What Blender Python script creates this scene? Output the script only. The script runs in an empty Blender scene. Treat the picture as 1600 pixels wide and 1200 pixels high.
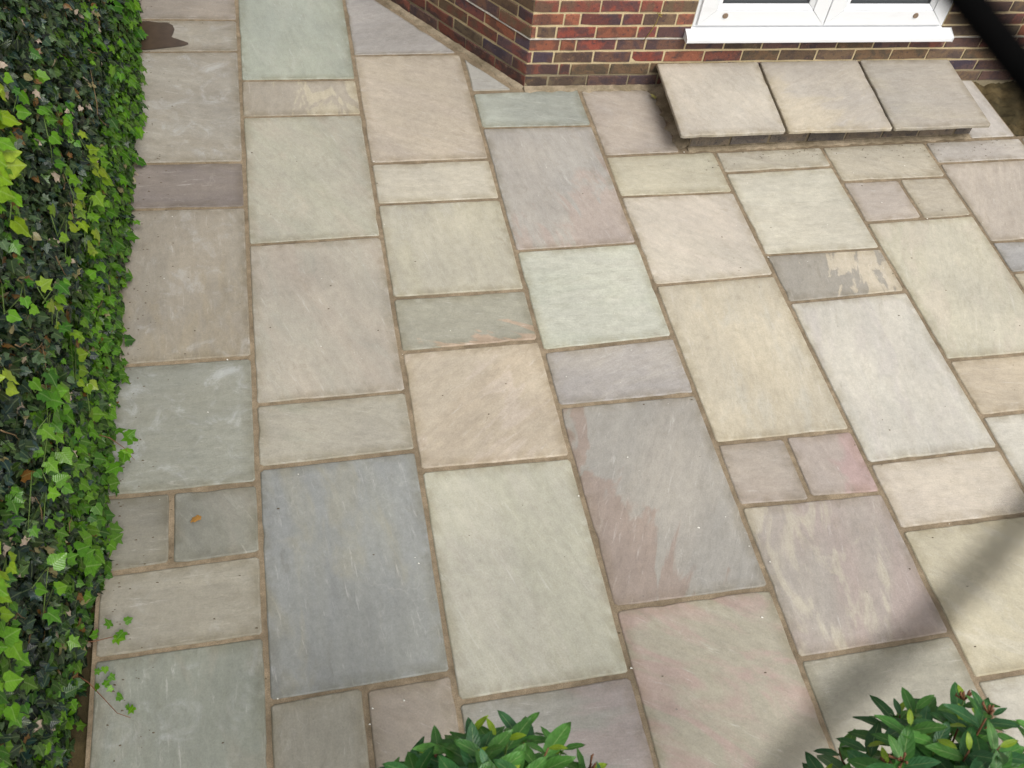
import bpy, bmesh, math, random
import numpy as np
from mathutils import Vector, Matrix
from math import radians as R_
random.seed(7); rng = np.random.default_rng(7)
S = bpy.context.scene
COL = S.collection
# ------------------------------------------------------------------ camera
ROT = [[0.9761825334831089, -0.19199284157477325, 0.1010267791553739],
       [-0.09127540228061175, -0.7859007088971168, -0.611579002820524],
       [0.1968158079549942, 0.5877914804898742, -0.7847067689270759]]
CAM = Vector((0.2457613693483653, -4.176059396965701, 3.1998069147173287))
FPX = 1520.137
cx, cy, cz = (Vector(r) for r in ROT)          # right, down, forward in world
cam = bpy.data.cameras.new('camera')
cam_o = bpy.data.objects.new('camera', cam); COL.objects.link(cam_o)
m = Matrix((( cx.x, -cy.x, -cz.x, CAM.x), (cx.y, -cy.y, -cz.y, CAM.y), (cx.z, -cy.z, -cz.z, CAM.z), (0, 0, 0, 1)))
cam_o.matrix_world = m
cam.sensor_fit = 'HORIZONTAL'; cam.sensor_width = 36; cam.lens = 36 * FPX / 1600
cam.clip_start = 0.02; cam.clip_end = 300
cam.dof.use_dof = True; cam.dof.focus_distance = 4.3; cam.dof.aperture_fstop = 7.5
S.camera = cam_o
# ------------------------------------------------------------------ world, sun, exposure (overcast)
SUN_EL, SUN_AZ = 56, -68        # azimuth measured from +x towards +y
w = bpy.data.worlds.new('World'); S.world = w; w.use_nodes = True
nt = w.node_tree; nt.nodes.clear()
sky = nt.nodes.new('ShaderNodeTexSky'); sky.sky_type = 'NISHITA'; sky.sun_disc = False
sky.sun_elevation = R_(SUN_EL); sky.sun_rotation = R_(90 - SUN_AZ); sky.dust_density = 4; sky.air_density = 1.0
hs = nt.nodes.new('ShaderNodeHueSaturation'); hs.inputs['Saturation'].default_value = 0.12   # cloud greys the blue
bg = nt.nodes.new('ShaderNodeBackground'); bg.inputs['Strength'].default_value = 0.15
wo = nt.nodes.new('ShaderNodeOutputWorld')
nt.links.new(sky.outputs[0], hs.inputs['Color']); nt.links.new(hs.outputs[0], bg.inputs['Color']); nt.links.new(bg.outputs[0], wo.inputs[0])
sun = bpy.data.lights.new('sun', 'SUN'); sun.energy = 1.4; sun.angle = R_(25); sun.color = (1, .965, .91)
sun_o = bpy.data.objects.new('sun', sun); COL.objects.link(sun_o)
sd = Vector((math.cos(R_(SUN_EL)) * math.cos(R_(SUN_AZ)), math.cos(R_(SUN_EL)) * math.sin(R_(SUN_AZ)), math.sin(R_(SUN_EL))))
sun_o.rotation_euler = sd.to_track_quat('Z', 'Y').to_euler(); sun_o.location = sd * 20
S.view_settings.view_transform = 'Standard'; S.view_settings.look = 'None'
S.view_settings.exposure = 0.36; S.view_settings.gamma = 1.0; S.view_settings.use_curve_mapping = False
S.render.engine = 'CYCLES'

# ------------------------------------------------------------------ helpers
def lin(r, g, b, k=1.0):
    f = lambda c: ((c / 255 + .055) / 1.055) ** 2.4 if c > 10 else c / 255 / 12.92
    return (f(r) * k, f(g) * k, f(b) * k)
def tag(o, label=None, cat=None, group=None, kind=None):
    if label: o['label'] = label
    if cat: o['category'] = cat
    if group: o['group'] = group
    if kind: o['kind'] = kind
    return o
def empty(name, loc=(0, 0, 0)):
    o = bpy.data.objects.new(name, None); COL.objects.link(o); o.location = loc; o.empty_display_size = .1; return o
def link(name, me, mat=None, parent=None, loc=None, rot=None):
    o = bpy.data.objects.new(name, me); COL.objects.link(o)
    if mat and len(me.materials) == 0: me.materials.append(mat)
    if parent: o.parent = parent
    if loc is not None: o.location = loc
    if rot is not None: o.rotation_euler = rot
    return o
def mesh(name, v, f, smooth=False, uv=None, cols=None):
    me = bpy.data.meshes.new(name); me.from_pydata([tuple(a) for a in v], [], f); me.update()
    if smooth: me.polygons.foreach_set('use_smooth', [True] * len(me.polygons))
    return me
def bm_obj(name, bm, mat, parent=None, smooth=False, loc=None):
    me = bpy.data.meshes.new(name); bm.to_mesh(me); bm.free()
    if smooth: me.polygons.foreach_set('use_smooth', [True] * len(me.polygons))
    return link(name, me, mat, parent, loc)
def bx(bm, x0, x1, y0, y1, z0, z1, bev=0.0, seg=1):
    r = bmesh.ops.create_cube(bm, size=1.0)
    vs = r['verts']
    for v in vs:
        v.co = Vector(((x0 + x1) / 2 + v.co.x * (x1 - x0), (y0 + y1) / 2 + v.co.y * (y1 - y0), (z0 + z1) / 2 + v.co.z * (z1 - z0)))
    if bev:
        es = list({e for v in vs for e in v.link_edges})
        bmesh.ops.bevel(bm, geom=es, offset=bev, segments=seg, affect='EDGES', profile=.5)
def tube(pts, rads, n=6):
    """returns verts, faces of a tapered tube"""
    V, F = [], []
    pts = [Vector(p) for p in pts]
    for i, p in enumerate(pts):
        t = (pts[min(i + 1, len(pts) - 1)] - pts[max(i - 1, 0)]).normalized()
        a = t.orthogonal().normalized() if i == 0 else (a - t * a.dot(t)).normalized()
        b = t.cross(a)
        for k in range(n):
            an = 2 * math.pi * k / n
            V.append(p + (a * math.cos(an) + b * math.sin(an)) * rads[i])
    for i in range(len(pts) - 1):
        for k in range(n):
            F.append((i * n + k, i * n + (k + 1) % n, (i + 1) * n + (k + 1) % n, (i + 1) * n + k))
    F.append(tuple(range(n))[::-1]); F.append(tuple((len(pts) - 1) * n + k for k in range(n)))
    return V, F

# node helper
class NT:
    def __init__(s, name):
        s.m = bpy.data.materials.new(name); s.m.use_nodes = True; s.t = s.m.node_tree; s.t.nodes.clear()
        s.out = s.n('ShaderNodeOutputMaterial'); s.p = s.n('ShaderNodeBsdfPrincipled'); s.l(s.p.outputs[0], s.out.inputs[0])
    def n(s, k, **kw):
        x = s.t.nodes.new(k)
        for a, b in kw.items(): setattr(x, a, b)
        return x
    def l(s, a, b): s.t.links.new(a, b)
    def put(s, v, sock):
        if hasattr(v, 'is_linked'): s.l(v, sock)
        elif v is not None: sock.default_value = v
    def math(s, op, a, b=None, c=None, clamp=False):
        x = s.n('ShaderNodeMath', operation=op, use_clamp=clamp); s.put(a, x.inputs[0]); s.put(b, x.inputs[1]); s.put(c, x.inputs[2]); return x.outputs[0]
    def mix(s, f, a, b, mode='MIX'):
        x = s.n('ShaderNodeMix', data_type='RGBA', blend_type=mode); s.put(f, x.inputs[0])
        for v, i in ((a, 6), (b, 7)):
            if isinstance(v, tuple) and len(v) == 3: v = v + (1,)
            s.put(v, x.inputs[i])
        return x.outputs[2]
    def attr(s, name, typ='OBJECT', out='Color'):
        x = s.n('ShaderNodeAttribute', attribute_type=typ, attribute_name=name); return x.outputs[out]
    def noise(s, vec, scale, detail=3, rough=.5, dist=0.0):
        x = s.n('ShaderNodeTexNoise'); s.put(vec, x.inputs['Vector']); s.put(scale, x.inputs['Scale'])
        x.inputs['Detail'].default_value = detail; x.inputs['Roughness'].default_value = rough; x.inputs['Distortion'].default_value = dist
        return x.outputs['Fac']
    def ramp(s, f, lo, hi, a=0.0, b=1.0):
        x = s.n('ShaderNodeMapRange', clamp=True, interpolation_type='SMOOTHSTEP'); s.put(f, x.inputs[0]); s.put(lo, x.inputs[1]); s.put(hi, x.inputs[2]); x.inputs[3].default_value = a; x.inputs[4].default_value = b
        return x.outputs[0]
    def cramp(s, f, stops):
        x = s.n('ShaderNodeValToRGB'); e = x.color_ramp.elements
        e[0].position, e[0].color = stops[0][0], (*stops[0][1], 1); e[1].position, e[1].color = stops[-1][0], (*stops[-1][1], 1)
        for p, c in stops[1:-1]:
            q = e.new(p); q.color = (*c, 1)
        s.put(f, x.inputs[0]); return x.outputs[0]
    def vmap(s, vec, loc=None, rot=None, scale=None):
        x = s.n('ShaderNodeMapping'); s.put(vec, x.inputs[0])
        for v, i in ((loc, 1), (rot, 2), (scale, 3)): s.put(v, x.inputs[i])
        return x.outputs[0]
    def bump(s, h, dist, strength=1.0, nrm=None):
        x = s.n('ShaderNodeBump'); s.put(h, x.inputs['Height']); x.inputs['Distance'].default_value = dist; x.inputs['Strength'].default_value = strength
        if nrm is not None: s.l(nrm, x.inputs['Normal'])
        return x.outputs[0]
    def fin(s, col, rough=.6, nrm=None, spec=.5, **kw):
        if isinstance(col, tuple) and len(col) == 3: col = col + (1,)
        s.put(col, s.p.inputs['Base Color']); s.put(rough, s.p.inputs['Roughness']); s.p.inputs['Specular IOR Level'].default_value = spec
        if nrm is not None: s.l(nrm, s.p.inputs['Normal'])
        for k, v in kw.items(): s.put(v, s.p.inputs[k])
        return s.m
    def obj(s): return s.n('ShaderNodeTexCoord').outputs['Object']

# ------------------------------------------------------------------ materials
def mat_stone():
    t = NT('sandstone')
    P = t.obj()
    seed = t.attr('seed', out='Fac'); ang = t.attr('ang', out='Fac')
    cv = t.n('ShaderNodeCombineXYZ'); t.l(t.math('MULTIPLY', seed, 13.7), cv.inputs[0]); t.l(t.math('MULTIPLY', seed, 7.3), cv.inputs[1]); t.l(seed, cv.inputs[2])
    rv = t.n('ShaderNodeCombineXYZ'); t.l(ang, rv.inputs[2])
    A = t.vmap(P, rot=rv.outputs[0])                       # bedding direction along x
    add = t.n('ShaderNodeVectorMath', operation='ADD'); t.l(A, add.inputs[0]); t.l(cv.outputs[0], add.inputs[1]); A = add.outputs[0]
    stre = t.vmap(A, scale=(.6, 2.1, 1)); stre2 = t.vmap(A, scale=(1.1, 5, 1))
    n1 = t.noise(stre, 1.7, 3, .5, .6)
    c1, c2, c3 = t.attr('c1'), t.attr('c2'), t.attr('c3')
    base = t.mix(t.ramp(n1, .36, .64), c1, c2)
    # streaks of the third colour, placed by a gradient across the slab
    g = t.attr('grad')                                     # gx, gy, g0
    dp = t.n('ShaderNodeVectorMath', operation='DOT_PRODUCT')
    sp = t.n('ShaderNodeSeparateXYZ'); t.l(P, sp.inputs[0]); cc = t.n('ShaderNodeCombineXYZ'); t.l(sp.outputs[0], cc.inputs[0]); t.l(sp.outputs[1], cc.inputs[1]); cc.inputs[2].default_value = 1
    t.l(cc.outputs[0], dp.inputs[0]); t.l(g, dp.inputs[1])
    n2 = t.noise(t.vmap(A, scale=(1.0, 2.6, 1)), 3.0, 5, .58, .9)
    sm = t.math('ADD', n2, dp.outputs['Value'])
    hard = t.attr('hard', out='Fac')
    m3 = t.ramp(sm, t.math('SUBTRACT', .58, hard), t.math('ADD', .58, hard))
    m3 = t.math('MULTIPLY', m3, t.attr('amt', out='Fac'))
    col = t.mix(m3, base, c3)
    # broad clouding, fine bedding lines, grain
    nb = t.noise(A, 2.3, 3, .5); col = t.mix(t.ramp(nb, .3, .7), t.mix(1.0, col, (.90, .90, .905), 'MULTIPLY'), t.mix(1.0, col, (1.07, 1.065, 1.05), 'MULTIPLY'))
    n4 = t.noise(stre2, 6, 5, .62, .4); col = t.mix(1.0, col, t.cramp(n4, [(.28, (.93, .93, .935)), (.5, (1, 1, 1)), (.72, (1.05, 1.045, 1.04))]), 'MULTIPLY')
    n5 = t.noise(A, 160, 3, .7); col = t.mix(1.0, col, t.cramp(n5, [(.3, (.89, .89, .89)), (.7, (1.09, 1.09, 1.09))]), 'MULTIPLY')
    n6 = t.noise(A, 34, 4, .65); col = t.mix(1.0, col, t.cramp(n6, [(.28, (.90, .90, .90)), (.72, (1.07, 1.07, 1.065))]), 'MULTIPLY')
    n7 = t.noise(t.vmap(A, scale=(.8, 1.6, 1)), 15, 8, .74, .3); col = t.mix(1.0, col, t.cramp(n7, [(.28, (.90, .89, .87)), (.5, (1, 1, 1)), (.72, (1.055, 1.055, 1.06))]), 'MULTIPLY')
    # pale scuffs, and bluish-white patches that paint sky sheen into the colour
    sc = t.noise(t.vmap(A, scale=(.8, 5.5, 1)), 10, 6, .7, .4); scm = t.math('MULTIPLY', t.ramp(sc, .58, .74), .24)
    col = t.mix(scm, col, (.72, .70, .66))
    rg = t.math('ABSOLUTE', t.math('SUBTRACT', t.noise(t.vmap(A, scale=(1, 1.8, 1)), 3.2, 4, .55, .4), .5)); rgm = t.math('MULTIPLY', t.ramp(rg, .010, .002), t.ramp(t.noise(A, 3.1, 2), .52, .62))
    col = t.mix(t.math('MULTIPLY', rgm, .07), col, (.66, .64, .58))
    dk = t.ramp(t.noise(t.vmap(A, scale=(1, 2, 1), loc=(3, 9, 0)), 7, 6, .68, .8), .60, .74); col = t.mix(t.math('MULTIPLY', dk, .34), col, t.mix(1.0, col, (.62, .58, .50), 'MULTIPLY'))
    sheen_m = t.math('MULTIPLY', t.ramp(t.noise(A, 7.5, 6, .72, .7), .50, .74), t.math('MULTIPLY', t.attr('sky_sheen', out='Fac'), .8)); col = t.mix(sheen_m, col, (.60, .62, .64))
    # dark pits and lichen dots
    vo = t.n('ShaderNodeTexVoronoi', feature='F1'); t.l(A, vo.inputs['Vector']); vo.inputs['Scale'].default_value = 9; vo.inputs['Randomness'].default_value = 1
    pn = t.noise(A, 60, 3, .6)
    pit = t.math('LESS_THAN', t.math('ADD', vo.outputs['Distance'], t.math('MULTIPLY', pn, .07)), .062)
    pit = t.math('MULTIPLY', pit, t.ramp(t.noise(A, 4.0, 2), .5, .56)); col = t.mix(t.math('MULTIPLY', pit, .55), col, (.13, .12, .10))
    # grime kept along the sawn edges
    e = t.attr('edge', 'GEOMETRY', 'Fac'); en = t.noise(A, 14, 4, .65)
    em = t.math('MULTIPLY', t.math('MULTIPLY', e, t.ramp(en, .28, .62)), .72)
    col = t.mix(em, col, t.mix(1.0, col, (.64, .60, .50), 'MULTIPLY'))
    # riven relief
    h = t.math('ADD', t.math('MULTIPLY', t.noise(stre, 3.2, 6, .55, .7), 1.0), t.math('MULTIPLY', n4, .25))
    lay = t.noise(t.vmap(A, scale=(.8, 1.5, 1)), 3.6, 5, .55, .5)      # delaminated layers: small steps
    st = t.math('SNAP', lay, .06); h = t.math('ADD', h, t.math('MULTIPLY', st, 1.1))
    b = t.bump(h, .010, .5); b = t.bump(n6, .0014, .5, b); b = t.bump(n5, .0007, .6, b)
    return t.fin(col, t.ramp(n6, .3, .7, .5, .72), b, .4)
def mat_mortar(name, c, dark):
    t = NT(name); P = t.n('ShaderNodeNewGeometry').outputs['Position']
    n = t.noise(P, 5, 4, .6); f = t.noise(P, 220, 3, .7); q = t.noise(P, 30, 4, .6)
    col = t.mix(t.ramp(n, .35, .65), c, dark)
    col = t.mix(1.0, col, t.cramp(f, [(.3, (.72, .72, .72)), (.7, (1.25, 1.22, 1.18))]), 'MULTIPLY')
    col = t.mix(1.0, col, t.cramp(q, [(.3, (.72, .71, .68)), (.7, (1.14, 1.13, 1.12))]), 'MULTIPLY')
    b = t.bump(q, .004, .6); b = t.bump(f, .001, .8, b)
    return t.fin(col, .92, b, .2)
def mat_brick():
    t = NT('brick_clay')
    cl = t.n('ShaderNodeCombineXYZ'); t.l(t.attr('len', out='Fac'), cl.inputs[0]); cl.inputs[1].default_value = 1; cl.inputs[2].default_value = 1
    vm = t.n('ShaderNodeVectorMath', operation='MULTIPLY'); t.l(t.obj(), vm.inputs[0]); t.l(cl.outputs[0], vm.inputs[1]); P = vm.outputs[0]
    rnd = t.n('ShaderNodeObjectInfo').outputs['Random']
    cv = t.n('ShaderNodeCombineXYZ'); t.l(t.math('MULTIPLY', rnd, 57.0), cv.inputs[0]); t.l(t.math('MULTIPLY', rnd, 31.0), cv.inputs[1])
    add = t.n('ShaderNodeVectorMath', operation='ADD'); t.l(P, add.inputs[0]); t.l(cv.outputs[0], add.inputs[1]); A = add.outputs[0]
    c1, c2 = t.attr('c1'), t.attr('c2')
    n1 = t.noise(A, 11, 3, .55, .5); n2 = t.noise(A, 55, 5, .65, .3); n3 = t.noise(A, 260, 2, .6)
    col = t.mix(t.ramp(n1, .42, .6), c1, c2)
    col = t.mix(t.math('MULTIPLY', t.ramp(n2, .56, .66), .7), col, (.045, .038, .045))
    col = t.mix(t.math('MULTIPLY', t.ramp(n2, .40, .30), .4), col, (.36, .20, .13))
    col = t.mix(1.0, col, t.cramp(n3, [(.3, (.75, .75, .75)), (.7, (1.25, 1.25, 1.25))]), 'MULTIPLY')
    mo = t.noise(A, 18, 5, .7, .6); col = t.mix(t.math('MULTIPLY', t.ramp(mo, .66, .74), .5), col, (.42, .37, .27))
    b = t.bump(n2, .004, .7); b = t.bump(n3, .0008, .8, b)
    return t.fin(col, .82, b, .25)
def mat_leaf(name, per_object, gloss=.30, ribc=None):
    t = NT(name)
    c = t.attr('lcol', 'OBJECT' if per_object else 'GEOMETRY')
    uv = t.n('ShaderNodeUVMap', uv_map='UVMap').outputs[0]; s = t.n('ShaderNodeSeparateXYZ'); t.l(uv, s.inputs[0])
    u, v = s.outputs[0], s.outputs[1]
    P = t.n('ShaderNodeNewGeometry').outputs['Position']; n = t.noise(P, 70, 3, .6)
    col = t.mix(1.0, c, t.cramp(n, [(.3, (.78, .8, .75)), (.7, (1.2, 1.18, 1.25))]), 'MULTIPLY')
    au = t.math('ABSOLUTE', u)
    rib = t.ramp(au, .10, .02)
    side = t.math('ABSOLUTE', t.math('SINE', t.math('MULTIPLY', t.math('SUBTRACT', v, t.math('MULTIPLY', au, .28)), 22)))
    sv = t.math('MULTIPLY', t.ramp(side, .16, .03), .35)
    vm = t.math('MULTIPLY', t.math('MAXIMUM', rib, sv), .6 if ribc else .42)
    pale = t.mix(.45, c, ribc if ribc else (.45, .55, .25)) 
    col = t.mix(vm, col, pale)
    b = t.bump(t.math('ADD', t.math('MULTIPLY', side, .3), t.math('MULTIPLY', n, .5)), .0025, .5)
    t.fin(col, gloss, b, .45)
    tr = t.n('ShaderNodeBsdfTranslucent'); t.l(t.mix(1.0, col, (1.0, 1.15, .45), 'MULTIPLY'), tr.inputs[0])
    ms = t.n('ShaderNodeMixShader'); ms.inputs[0].default_value = .3
    t.l(t.p.outputs[0], ms.inputs[1]); t.l(tr.outputs[0], ms.inputs[2]); t.l(ms.outputs[0], t.out.inputs[0])
    return t.m
def mat_simple(name, c, rough=.5, spec=.5, nscale=None, var=.15, bump=0.0, **kw):
    t = NT(name)
    if nscale:
        P = t.obj(); n = t.noise(P, nscale, 4, .6)
        col = t.mix(1.0, c, t.cramp(n, [(.3, (1 - var,) * 3), (.7, (1 + var,) * 3)]), 'MULTIPLY')
        return t.fin(col, rough, t.bump(n, bump, .7) if bump else None, spec, **kw)
    return t.fin(c, rough, None, spec, **kw)
M_STONE = mat_stone()
M_JOINT = mat_mortar('jointing_mortar', lin(156, 141, 119, .80), lin(138, 124, 104, .74))
M_BEDWALL = mat_mortar('brick_mortar', lin(205, 185, 145, .85), lin(178, 158, 122, .8))
M_BEDLOW = mat_mortar('damp_brick_mortar', lin(128, 118, 98, .7), lin(105, 98, 80, .7))
M_BRICK = mat_brick()
M_SOIL = mat_mortar('soil', lin(110, 96, 66, .6), lin(80, 72, 48, .5))
def mat_pvc():
    t = NT('white_pvc'); P = t.obj()
    n = t.noise(t.vmap(P, scale=(1, 1, 3)), 6, 4, .6); q = t.noise(P, 90, 3, .6)
    col = t.mix(t.math('MULTIPLY', t.ramp(n, .52, .75), .14), (.76, .77, .78), (.50, .49, .45))
    col = t.mix(t.math('MULTIPLY', t.ramp(q, .66, .75), .15), col, (.45, .43, .38))
    return t.fin(col, .28, None, .5)
M_PVC = mat_pvc()
M_GASKET = mat_simple('grey_rubber', (.05, .055, .06), .5)
M_GLASS = mat_simple('window_glass', (.055, .065, .07), .04, .8)
M_PLUG = mat_simple('brown_plug', lin(140, 120, 100, .8), .6, .4, 200, .3)
M_DPC = mat_simple('damp_course_strip', lin(176, 170, 160), .7, .3, 40, .3)
M_BARK = mat_simple('bark', (.09, .06, .04), .85, .2, 90, .35, .002)
M_GREENSTEM = mat_simple('green_stem', (.10, .16, .035), .6, .3, 90, .25)
M_REDSTEM = mat_simple('reddish_stem', (.16, .07, .035), .6, .3, 90, .25)
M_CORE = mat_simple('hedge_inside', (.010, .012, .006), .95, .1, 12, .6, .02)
M_CORD = mat_simple('black_cord', (.004, .004, .004), 1.0, 0.0, 400, .3)
# ------------------------------------------------------------------ layout of the paving, in metres (joint centres and column lines)
COLS = {
 'H': [(1.95, 1.95), (0.9733, 0.951), (0.6644, 0.6492), (-0.2508, -0.2763), (-0.5738, -0.599), (-1.5017, -1.5129), (-2.1252, -2.1295), (-2.4373, -2.4288), (-2.7445, -2.7433), (-3.62, -3.62)],
 'A': [(1.29, 1.29), (0.3825, 0.3648), (0.0736, 0.0594), (-0.8527, -0.8508), (-1.7626, -1.765), (-2.0673, -2.0602), (-2.9766, -2.9682), (-3.62, -3.62)],
 'B': [(1.95, 1.95), (0.5876, 0.5742), (-0.33, -0.3378), (-0.6307, -0.6374), (-1.2455, -1.2539), (-1.5565, -1.5553), (-2.1568, -2.168), (-3.0738, -3.0714), (-3.62, -3.62)],
 'C': [(0.2123, 0.221), (-0.0909, -0.1057), (-1.0036, -1.0019), (-1.6182, -1.5997), (-1.9172, -1.9202), (-2.8269, -2.8288), (-3.62, -3.62)],
 'D': [(0.205, 0.205), (-0.36, -0.3604), (-0.6718, -0.6856), (-1.2861, -1.2776), (-2.1815, -2.1874), (-2.4805, -2.4961), (-3.1116, -3.1068), (-4.0266, -4.0266)],
 'E': [(-0.365, -0.365), (-0.5364, -0.5308), (-1.1427, -1.1491), (-1.4549, -1.4453), (-2.3577, -2.3584), (-2.671, -2.675), (-3.281, -3.281), (-3.586, -3.586), (-3.62, -3.62)],
 'F': [(-0.365, -0.365), (-0.6546, -0.6598), (-0.9677, -0.9623), (-1.8742, -1.8782), (-2.1894, -2.1934), (-2.7994, -2.7994), (-3.7144, -3.7144), (-4.0194, -4.0194)],
 'G': [(-0.365, -0.365), (-0.5498, -0.5538), (-1.1632, -1.1672), (-1.38, -1.38), (-2.3, -2.3), (-2.9, -2.9), (-3.62, -3.62)],
}
LINES = {0: [0.0012, 0.002], 1: [0.001, 0.6102], 2: [-0.0002, 1.2155], 3: [-0.0022, 1.8199], 4: [-0.0051, 2.4268], 5: [-0.0024, 3.0504], 6: [0.0125, 3.6837], -1: [0.0, -0.552], 7: [0.0125, 4.2937], 8: [0.0125, 4.9037]}

# ------------------------------------------------------------------ ground
gm = mesh('ground', [(-60, -60, -.045), (60, -60, -.045), (60, 60, -.045), (-60, 60, -.045)], [(0, 1, 2, 3)])
tag(link('ground', gm, M_SOIL), kind='structure')
# rough soil of the border beside the step
bm = bmesh.new(); n = 46
bmesh.ops.create_grid(bm, x_segments=n, y_segments=n, size=.5)
for v in bm.verts:
    x, y = v.co.x, v.co.y; v.co.x = 4.70 + x * .86 ; v.co.y = -.06 + y * .60
    v.co.z = -.022 + .016 * math.sin(x * 31 + y * 11) * math.sin(y * 27 - x * 9) + rng.normal(0, .006)
tag(bm_obj('soil_border', bm, M_SOIL, smooth=True), kind='structure')

# ------------------------------------------------------------------ patio
patio = tag(empty('patio', (0, 0, 0)), kind='structure')
def slab_mesh(poly, z=0.0, thick=.03, edge_amp=.0009, seed=0, tilt=None):
    """poly: convex outline, any order; returns mesh with origin at its centre"""
    r = random.Random(seed)
    P = [Vector((x, y)) for x, y in poly]; c = sum(P, Vector((0, 0))) / len(P)
    if sum(P[i].x * P[(i + 1) % len(P)].y - P[(i + 1) % len(P)].x * P[i].y for i in range(len(P))) < 0: P = P[::-1]
    pts = []; N = len(P)
    for i in range(N):
        a, b = P[i], P[(i + 1) % N]; L = (b - a).length; t = (b - a) / L; nn = Vector((t.y, -t.x))
        k = max(2, int(L / .055)); ph = [r.uniform(0, 6.28) for _ in range(4)]
        cut = r.uniform(.006, .014); am = edge_amp
        for j in range(k):
            s = L * j / k
            if j == 0: s = cut
            off = am * (.9 * math.sin(s * 7 + ph[0]) + .6 * math.sin(s * 19 + ph[1]) + .5 * math.sin(s * 47 + ph[2])) + r.gauss(0, am * .35)
            if r.random() < .05: off -= r.uniform(.002, .005)
            pts.append((a + t * s + nn * off, -nn))
        pts.append((b - t * r.uniform(.006, .014) + nn * r.gauss(0, am * .4), -nn))
    M = len(pts)
    nrm = []
    for i in range(M):
        d = pts[i][1] + .5 * (pts[(i + 1) % M][1] + pts[i - 1][1]); nrm.append(d.normalized())
    tl = tilt or (r.gauss(0, .0004), r.gauss(0, .0004), r.gauss(0, .0004))
    V, E, F = [], [], []
    def inside(q, d):
        for _ in range(2):
            for i in range(N):
                a, b = P[i], P[(i + 1) % N]; t = (b - a).normalized(); nn = Vector((-t.y, t.x)); s = (q - a).dot(nn)
                if s < d: q = q + nn * (d - s)
        return q
    for inset, dz, ed in ((0, -thick, 1), (0, -.006, 1), (.0022, -.0014, 1), (.007, 0, .9), (.05, 0, .0)):
        for i in range(M):
            q = pts[i][0] + nrm[i] * min(inset, .007)
            if inset > .02: q = inside(pts[i][0], inset + .001 * math.sin(i * 2.1))
            if inset > .02 and N == 3: q = pts[i][0] + (c - pts[i][0]) * .13
            q = q - c
            V.append((q.x, q.y, dz + (tl[0] * q.x + tl[1] * q.y) / .4 + tl[2] if dz > -thick else dz)); E.append(ed)
    V.append((0, 0, tl[2])); E.append(0)
    for k in range(4):
        for i in range(M):
            j = (i + 1) % M; F.append((k * M + i, k * M + j, (k + 1) * M + j, (k + 1) * M + i))
    F += [(4 * M + i, 4 * M + (i + 1) % M, 5 * M) for i in range(M)]
    me = bpy.data.meshes.new('paving_slab'); me.from_pydata(V, [], F); me.update()
    a = me.attributes.new('edge', 'FLOAT', 'POINT'); a.data.foreach_set('value', E)
    me.polygons.foreach_set('use_smooth', [M <= i < 3 * M for i in range(len(F))])
    return me, c
KA = .72
slab_no = 0
def slab(poly, c1, c2=None, c3=None, ang=0, amt=.5, grad=(0, 0, 0), hard=.1, sky_sheen=0.0, label=None, parent=None, z=0.0, name='paving_slab', ka=None, **kw):
    global slab_no; slab_no += 1
    me, c = slab_mesh(poly, seed=slab_no * 17, **kw)
    o = link(name, me, M_STONE, parent or patio, (c.x, c.y, z))
    k = ka or KA
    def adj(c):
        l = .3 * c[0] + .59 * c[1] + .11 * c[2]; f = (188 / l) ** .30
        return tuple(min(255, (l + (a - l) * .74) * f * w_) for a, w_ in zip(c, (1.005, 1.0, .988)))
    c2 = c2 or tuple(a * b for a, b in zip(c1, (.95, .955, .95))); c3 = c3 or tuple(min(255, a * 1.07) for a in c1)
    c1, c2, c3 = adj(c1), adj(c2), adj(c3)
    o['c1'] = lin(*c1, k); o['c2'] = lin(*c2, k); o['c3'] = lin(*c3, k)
    o['ang'] = R_(ang); o['seed'] = (slab_no * 0.617) % 5 + .3; o['amt'] = float(amt); o['grad'] = tuple(map(float, grad)); o['hard'] = float(hard); o['sky_sheen'] = float(sky_sheen)
    if label: o['label'] = label
    return o
def LX(k, y): return LINES[k][0] * y + LINES[k][1]
JW = .0085
def cell(col, i, x0=None, x1=None):
    l = {'H': -1, 'A': 0, 'B': 1, 'C': 2, 'D': 3, 'E': 4, 'F': 5, 'G': 6, 'I': 7}[col]
    J = COLS['G' if col == 'I' else col]; (tl, tr), (bl, br) = J[i], J[i + 1]
    j = lambda: JW + rng.normal(0, .0012)
    a, b = j(), j()
    def X(k, y, s, fx): return (fx + s * .009) if fx is not None else LX(k, y) + s * JW
    return [(X(l, tl, 1, x0), tl - a), (X(l + 1, tr, -1, x1), tr - a), (X(l + 1, br, -1, x1), br + b), (X(l, bl, 1, x0), bl + b)]
# hedge-side column
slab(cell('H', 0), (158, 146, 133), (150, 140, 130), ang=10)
slab(cell('H', 1), (160, 153, 139), (150, 140, 124), ang=5, sky_sheen=.2)
slab(cell('H', 2), (164, 158, 146), (158, 150, 136), ang=20, sky_sheen=.35)
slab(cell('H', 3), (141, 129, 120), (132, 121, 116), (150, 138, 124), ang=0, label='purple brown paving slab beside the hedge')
slab(cell('H', 4), (160, 150, 134), (152, 144, 130), (162, 148, 122), ang=85, grad=(.2, -.5, -.05), sky_sheen=.3)
slab(cell('H', 5), (148, 149, 136), (141, 144, 134), (160, 162, 152), ang=0, sky_sheen=.4)
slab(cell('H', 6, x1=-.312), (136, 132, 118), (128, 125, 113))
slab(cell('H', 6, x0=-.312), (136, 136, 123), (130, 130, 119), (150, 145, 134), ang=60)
slab(cell('H', 7), (162, 156, 139), (156, 150, 134), sky_sheen=.15)
slab(cell('H', 8), (146, 151, 137), (139, 144, 132), (156, 152, 136), ang=88, sky_sheen=.25, label='grey green paving slab at the foot of the hedge')
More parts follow.
